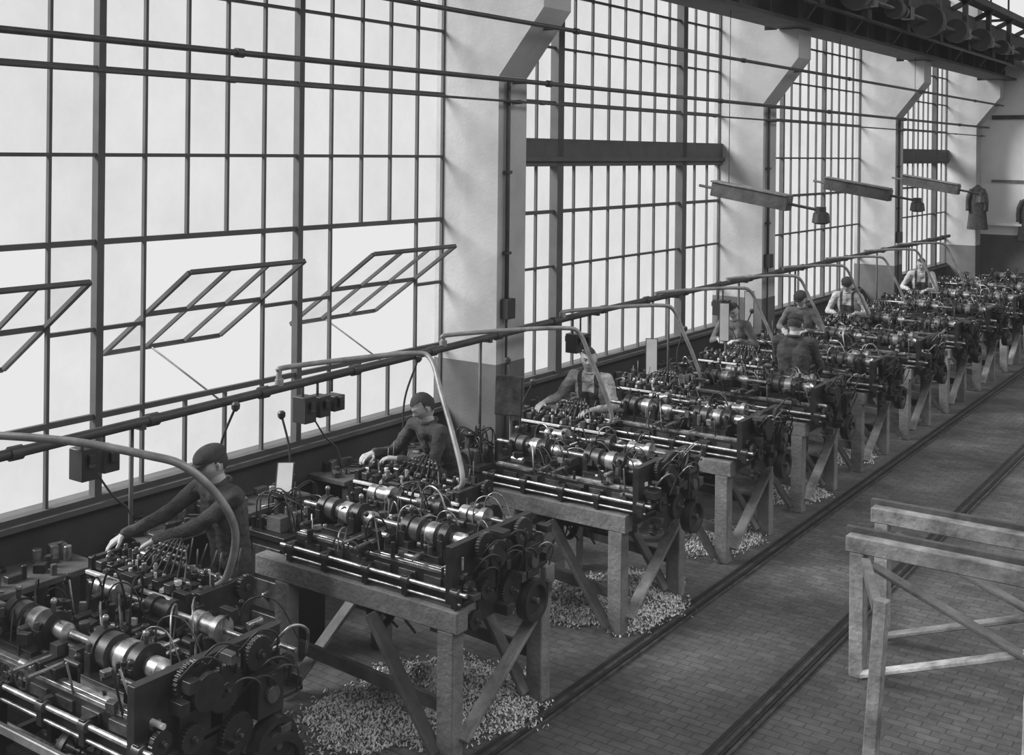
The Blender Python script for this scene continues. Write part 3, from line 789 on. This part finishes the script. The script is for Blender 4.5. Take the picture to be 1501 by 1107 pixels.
def head_mesh(mb, c, fwd, up, s, hat, hair_mat=M_HAIR):
    fwd = V(fwd).normalized(); up = V(up); up = (up-fwd*up.dot(fwd)).normalized(); rt = fwd.cross(up).normalized()
    R = Matrix((rt, fwd, up)).transposed()
    g = lambda a, b, w: math.exp(-((a-b)/w)**2)
    nu, nv = 56, 44; vs = []; hm = []
    for i in range(nv+1):
        th = math.pi*i/nv
        for k in range(nu):
            a = 2*math.pi*k/nu
            x, y, z = math.sin(th)*math.sin(a), math.sin(th)*math.cos(a), math.cos(th)
            px, py, pz = x*.076, y*.098, z*.118
            if z < 0:
                px *= 1-.30*(-z)**1.3
                if y < 0: py *= 1-.35*(-z)
                else: py *= 1-.06*(-z)
            if y > 0: py *= .94
            if y > 0:
                nz = 0
                if -.24 < z < .2:
                    t = (.2-z)/.34
                    nz = min(t, 1) if z > -.14 else max(0, 1-(-.14-z)/.10)
                py += .027*nz*math.exp(-(x/(.10+.06*max(0, -z)*5))**2)
                py -= .012*(g(x, .36, .17)+g(x, -.36, .17))*g(z, .10, .12)
                py += .006*g(z, .25, .09)*g(x, 0, .55)
                py += .007*g(z, -.40, .07)*g(x, 0, .26)+.006*g(z, -.54, .06)*g(x, 0, .22)
                py -= .005*g(z, -.47, .025)*g(x, 0, .3)
                py += .010*g(z, -.82, .14)*g(x, 0, .4)
                px += (.005 if x > 0 else -.005)*g(z, -.12, .16)*g(abs(x), .75, .3)
            h = 1.0 if (z > .62-.1*y or (y < .15 and z > .05+.4*max(y, 0)) or (y < -.25 and z > -.45)) else 0.0
            hm.append(h)
            p = V((px, py, pz))*s
            if h: p += V((x, y, z))*.009*s*(1+.3*noise.noise(V((x*6, y*6, z*6))))
            vs.append(V(c)+R @ p)
    skin, hair = [], []
    for i in range(nv):
        for k in range(nu):
            q = (i*nu+k, (i+1)*nu+k, (i+1)*nu+(k+1) % nu, i*nu+(k+1) % nu)
            (hair if sum(hm[j] for j in q) >= 3 else skin).append(q)
    o = len(mb.v)
    mb.add(vs, skin, M_SKIN, True)
    ih = mb.mi(hair_mat)
    for q in hair: mb.f.append([o+j for j in q]); mb.m.append(ih); mb.sm.append(True)
    T = lambda x, y, z: V(c)+R @ (V((x, y, z))*s)
    for sx in (-1, 1):
        mb.sphere(T(sx*.029, .0775, .012), .0105*s, M_SHIRT, (1, .8, .62), 10, 7, R)
        mb.sphere(T(sx*.029, .0838, .011), .0058*s, M_EYE, (1, 1, 1), 8, 6, R)
        mb.tube([T(sx*.016, .086, .0195), T(sx*.03, .0875, .021), T(sx*.044, .079, .016)], .0032*s, M_SKIN, 6)
        mb.tube([T(sx*.013, .092, .031), T(sx*.03, .092, .036), T(sx*.047, .082, .030)], .0035*s, hair_mat, 6)
        mb.sphere(T(sx*.077, -.004, -.002), .03*s, M_SKIN, (.32, .62, 1.05), 12, 8, R)
        mb.sphere(T(sx*.084, .0, .0), .016*s, M_LIP, (.3, .6, 1.0), 8, 6, R)
    mb.tube([T(-.024, .0875, -.0545), T(-.01, .0925, -.056), T(.01, .0925, -.056), T(.024, .0875, -.0545)], .003*s, M_LIP, 6)
    if hat:
        vs = []; nu2, nv2 = 32, 10
        for i in range(nv2+1):
            th = (math.pi*.54)*i/nv2
            for k in range(nu2):
                a = 2*math.pi*k/nu2; x, y, z = math.sin(th)*math.sin(a), math.sin(th)*math.cos(a), math.cos(th)
                bulge = 1.12+.03*math.sin(th*1.8) if i < nv2 else 1.08
                vs.append(T(x*.080*bulge, y*.098*bulge-.004, .048+z*.076+.006*y))
        fs = [(i*nu2+k, (i+1)*nu2+k, (i+1)*nu2+(k+1) % nu2, i*nu2+(k+1) % nu2) for i in range(nv2) for k in range(nu2)]
        mb.add(vs, fs, M_CAP, True)
        vs = []
        for j in range(13):
            a = math.radians(-62+124*j/12); sx, cy = math.sin(a), math.cos(a)
            vs += [T(sx*.084, cy*.096, .054), T(sx*.088, cy*.096+.045*max(cy, 0), .038), T(sx*.084, cy*.096, .046)]
        fs = []
        for j in range(12):
            b = j*3; fs += [(b, b+1, b+4, b+3), (b+1, b+2, b+5, b+4)]
        mb.add(vs, fs, M_CAP, True)

def hand_mesh(mb, w, d, n, side, s=1.0, curl=.5):
    w = V(w); d = V(d).normalized(); n = V(n); n = (n-d*n.dot(d)).normalized(); t = d.cross(n).normalized()*side
    m = M_SKIN
    K = []
    for q, L in ((.030, .088), (.010, .092), (-.011, .088), (-.030, .080)):
        k = w+d*L*s+t*q*s+n*.004*s; K.append(k)
        mb.capsule(w+d*.012*s+t*q*.55*s, .0155*s, k, .0115*s, m, 10)
    mb.capsule(w-d*.03*s, .024*s, w+d*.01*s, .024*s, m, 12)
    for k, L, c in zip(K, (.070, .079, .073, .056), (.9, 1.0, 1.1, 1.2)):
        p = k; a = .25+curl*.35*c; rr = .0092*s
        for j, fr in enumerate((.46, .30, .24)):
            dd = d*math.cos(a)+n*math.sin(a); e = p+dd*L*fr*s
            mb.capsule(p, rr, e, rr*.92, m, 10); p = e; rr *= .92; a += curl*.75*c
    p = w+d*.022*s+t*.022*s; dd = (d*.55+t*.75+n*.35).normalized(); e = p+dd*.042*s
    mb.capsule(p, .0145*s, e, .0115*s, m, 10); p = e; dd = (d*.85+t*.25+n*.45).normalized(); e = p+dd*.03*s
    mb.capsule(p, .0110*s, e, .0100*s, m, 10); p = e; dd = (d*.9+n*.5-t*.05).normalized(); mb.capsule(p, .0100*s, p+dd*.024*s, .0085*s, m, 10)

def ik(a, b, l1, l2, pole):
    a = V(a); b = V(b); d = b-a; L = d.length
    if L > (l1+l2)*.985: b = a+d*((l1+l2)*.985/L); d = b-a; L = d.length
    x = (l1*l1-l2*l2+L*L)/(2*L); h = math.sqrt(max(l1*l1-x*x, 0)); u = d.normalized()
    pole = V(pole); pole = (pole-u*pole.dot(u)).normalized()
    return a+u*x+pole*h, b

wcount = [0]
def worker(pos, face, H, lean, handL, handR, look, jacket, trou, hat, fine=True, tilt=0.0, sleeve=1.0, hair=M_HAIR, bib=False):
    k = wcount[0]; wcount[0] += 1
    name = "machine_operator" if k == 0 else "machine_operator.%03d" % k
    s = H/1.75; f = V((face[0], face[1], 0)).normalized(); rt = V((f.y, -f.x, 0)); U = V((0, 0, 1)); P = V((pos[0], pos[1], 0))
    root = empty(name, P)
    def W(r_, f_, z_): return P+rt*r_*s+f*f_*s+U*z_*s
    dz = lean*lean*.9
    hipL, hipR = W(-.09, -.05*lean*2, .92), W(.09, -.05*lean*2, .92)
    top = W(0, lean*.95, 1.43-dz)
    shd = .185
    shL = W(-shd, lean*.95+.01, 1.415-dz); shR = W(shd, lean*.95+.01, 1.415-dz)
    v = .010 if fine else .015
    b = MB(); J = jacket
    for sg, hp in ((-1, hipL), (1, hipR)):
        kn = W(sg*.11, .04, .5); an = W(sg*.12, -.01, .10)
        b.capsule(hp, .088*s, kn, .062*s, J); b.capsule(kn, .06*s, an, .05*s, J)
        b.capsule(W(sg*.045, 0, .97), .105*s, W(sg*.05, lean*.22, 1.08-dz*.2), .10*s, J)
        b.capsule(W(sg*.05, lean*.22, 1.08-dz*.2), .10*s, W(sg*.075, lean*.62, 1.28-dz*.6), .112*s, J)
        b.capsule(W(sg*.075, lean*.62, 1.28-dz*.6), .112*s, W(sg*.09, lean*.88, 1.38-dz*.9), .078*s, J)
    b.capsule(top-U*.03, .085*s, top+U*.035*s+f*.01, .062*s, J)
    b.capsule(shL, .062*s, shR, .062*s, J)
    HW = []
    for sg, sh, hd in ((-1, shL, handL), (1, shR, handR)):
        el, wr = ik(sh, hd, .30*s, .26*s, rt*sg*.6-U*.8-f*.25)
        b.capsule(sh, .062*s, el, .047*s, J); b.capsule(el, .047*s, el+(wr-el)*sleeve, (.047-.010*sleeve)*s, J)
        ce = el+(wr-el)*sleeve; cd = (wr-el).normalized()
        b.capsule(ce-cd*.03, .044*s, ce-cd*.012, .042*s, J)   # turned cuff
        HW.append((sg, el, wr))
    zb = (.98)*s
    def part(c):
        if c.z < zb: return 1
        if bib:
            q = c-P; rr = q.dot(rt)/s; ff = q.dot(f)/s; zz = c.z/s
            fc = lean*min(max((zz-1.0)/.4, 0), 1)
            if ff > fc+.02 and abs(rr) < .115 and zz < 1.27-dz*.6: return 1
            if .07 < abs(rr) < .115 and zz < 1.48-dz: return 1
            if ff < fc and abs(rr) < .09 and zz < 1.12: return 1
        return 0
    solid(b, "clothed_body", root, v, 5 if fine else 3, (part, [jacket, trou]), .009 if fine else 0.006)
    sk = MB()
    for sg, el, wr in HW:
        fd = (wr-el).normalized()
        if sleeve < .95: sk.capsule(el+(wr-el)*(sleeve-.1), .037*s, wr, .026*s, M_SKIN)
        hd = (fd+V((0, 0, -.15))).normalized(); n = V((0, 0, -1))
        t = hd.cross((n-hd*n.dot(hd)).normalized())
        inward = (rt*-sg)
        side = 1 if t.dot(inward) > 0 else -1
        hand_mesh(sk, wr+fd*.012, hd, n, side, s*1.02)
    solid(sk, "hands", root, .0042 if fine else .006, 2)
    nk = MB(); lk = V(look).normalized()
    upv = (U+rt*tilt).normalized()
    nb = top+U*.02; hc = top+U*(.175*s)+f*.045*s+lk*.015
    nk.capsule(nb, .058*s, hc-U*.05*s-lk*.01, .052*s, M_SKIN, 16)
    nk.tube([top+U*.045*s+(rt*math.cos(a)+f*math.sin(a))*.066*s-U*.012*math.sin(a) for a in [i*math.pi/8 for i in range(17)]], .014*s, jacket, 8)
    head_mesh(nk, hc, lk, upv, s, hat, hair)
    nk.make("head", root)
    sh = MB()
    for sg in (-1, 1):
        sh.capsule(W(sg*.12, -.05, .045), .042*s, W(sg*.135, .15, .036), .036*s, M_SHOE); sh.box(W(sg*.128, .05, .012), (.085, .085, .022), M_SHOE)
        sh.capsule(W(sg*.12, -.02, .05), .044*s, W(sg*.12, -.02, .14), .046*s, M_SHOE)
    solid(sh, "boots", root, .012, 2)
    for c in root.children: c.matrix_parent_inverse = Matrix.Translation(-P)
    return root

worker((-5.74, 5.14), (-.12, -1), 1.76, .10, (-5.98, 4.70, 1.13), (-6.24, 4.70, 1.13), (-.25, -.9, -.40), M_DENIM, M_TROU, True)
worker((-5.86, 7.62), (-.25, -1), 1.74, .26, (-5.98, 7.10, 1.14), (-6.28, 7.12, 1.14), (-.45, -.75, -.6), M_DENIM, M_TROU, False)
worker((-5.92, 10.05), (.1, -1), 1.72, .14, (-5.72, 9.66, 1.12), (-6.28, 9.66, 1.12), (.45, -.85, -.12), M_SHIRT, M_TROU, False, sleeve=.75, bib=True)
worker((-4.88, 12.68), (-.2, 1), 1.82, .06, (-5.15, 13.1, 1.05), (-4.75, 13.12, 1.05), (-.1, .85, -.4), M_DENIM, M_TROU, True)
worker((-5.95, 15.9), (0, -1), 1.74, .12, (-5.8, 15.6, 1.15), (-6.15, 15.6, 1.15), (0, -.8, -.4), M_GREY, M_TROU, True, False)
worker((-6.05, 18.15), (0, -1), 1.74, .12, (-5.85, 17.8, 1.15), (-6.2, 17.8, 1.15), (.2, -.8, -.4), M_SHIRT, M_TROU, True, False, bib=True)
worker((-6.05, 22.2), (.2, -1), 1.76, .12, (-5.85, 21.8, 1.15), (-6.2, 21.8, 1.15), (.3, -.8, -.3), M_SHIRT, M_TROU, False, False, bib=True)
worker((-6.35, 14.5), (0, -1), 1.68, .12, (-6.2, 14.2, 1.15), (-6.5, 14.2, 1.15), (.1, -.8, -.4), M_GREY, M_TROU, False, False)

# ------------------------------------------------------------------ light
w = bpy.data.worlds.new("overcast_sky"); SC.world = w; w.use_nodes = True
bg = w.node_tree.nodes["Background"]; bg.inputs[0].default_value = (.82, .82, .82, 1); bg.inputs[1].default_value = 1.0
sl = bpy.data.lights.new("daylight_sun", 'SUN'); sl.energy = 7.5; sl.angle = math.radians(30)
so = bpy.data.objects.new("daylight_sun", sl); SC.collection.objects.link(so)
d = V((.66, .50, -.60)); so.rotation_euler = d.to_track_quat('-Z', 'Y').to_euler(); so.location = (-15, 0, 14)
for i, y in enumerate((2, 11, 20)):  # added area lamps below the ceiling, brightening the room side as fill
    al = bpy.data.lights.new("ceiling_fill_light", 'AREA'); al.shape = 'RECTANGLE'; al.size = 5.5; al.size_y = 8; al.energy = 320
    ao = bpy.data.objects.new("ceiling_fill_light", al); ao.location = (1.5, y, 8.0); SC.collection.objects.link(ao)

# ------------------------------------------------------------------ camera (level view-camera with falling front)
F = 1700.0; cx, vx = 750.0, 1930.0
th = math.atan((vx-cx)/F); roll = .0105
fw = V((-math.sin(th), math.cos(th), 0)); rt = V((math.cos(th), math.sin(th), 0)); up = V((0, 0, 1))
r2 = rt*math.cos(roll)+up*math.sin(roll); u2 = up*math.cos(roll)-rt*math.sin(roll)
cam = bpy.data.cameras.new("camera"); cam.sensor_width = 36; cam.lens = 36*F/1501
cam.shift_y = -(553.5-223)/1501; cam.clip_end = 200
co = bpy.data.objects.new("camera", cam); SC.collection.objects.link(co)
Mx = Matrix((r2, u2, -fw)).transposed().to_4x4(); Mx.translation = V((0, 0, 3.6)); co.matrix_world = Mx
SC.camera = co
SC.view_settings.view_transform = 'Standard'
# faded-print tone response: slightly lifted blacks
try:
    vs_ = SC.view_settings; vs_.use_curve_mapping = True
    c = vs_.curve_mapping.curves[3]
    c.points[0].location = (0.0, 0.010); c.points[-1].location = (1.0, .99)
    vs_.curve_mapping.update()
except Exception as e: print("curve", e)
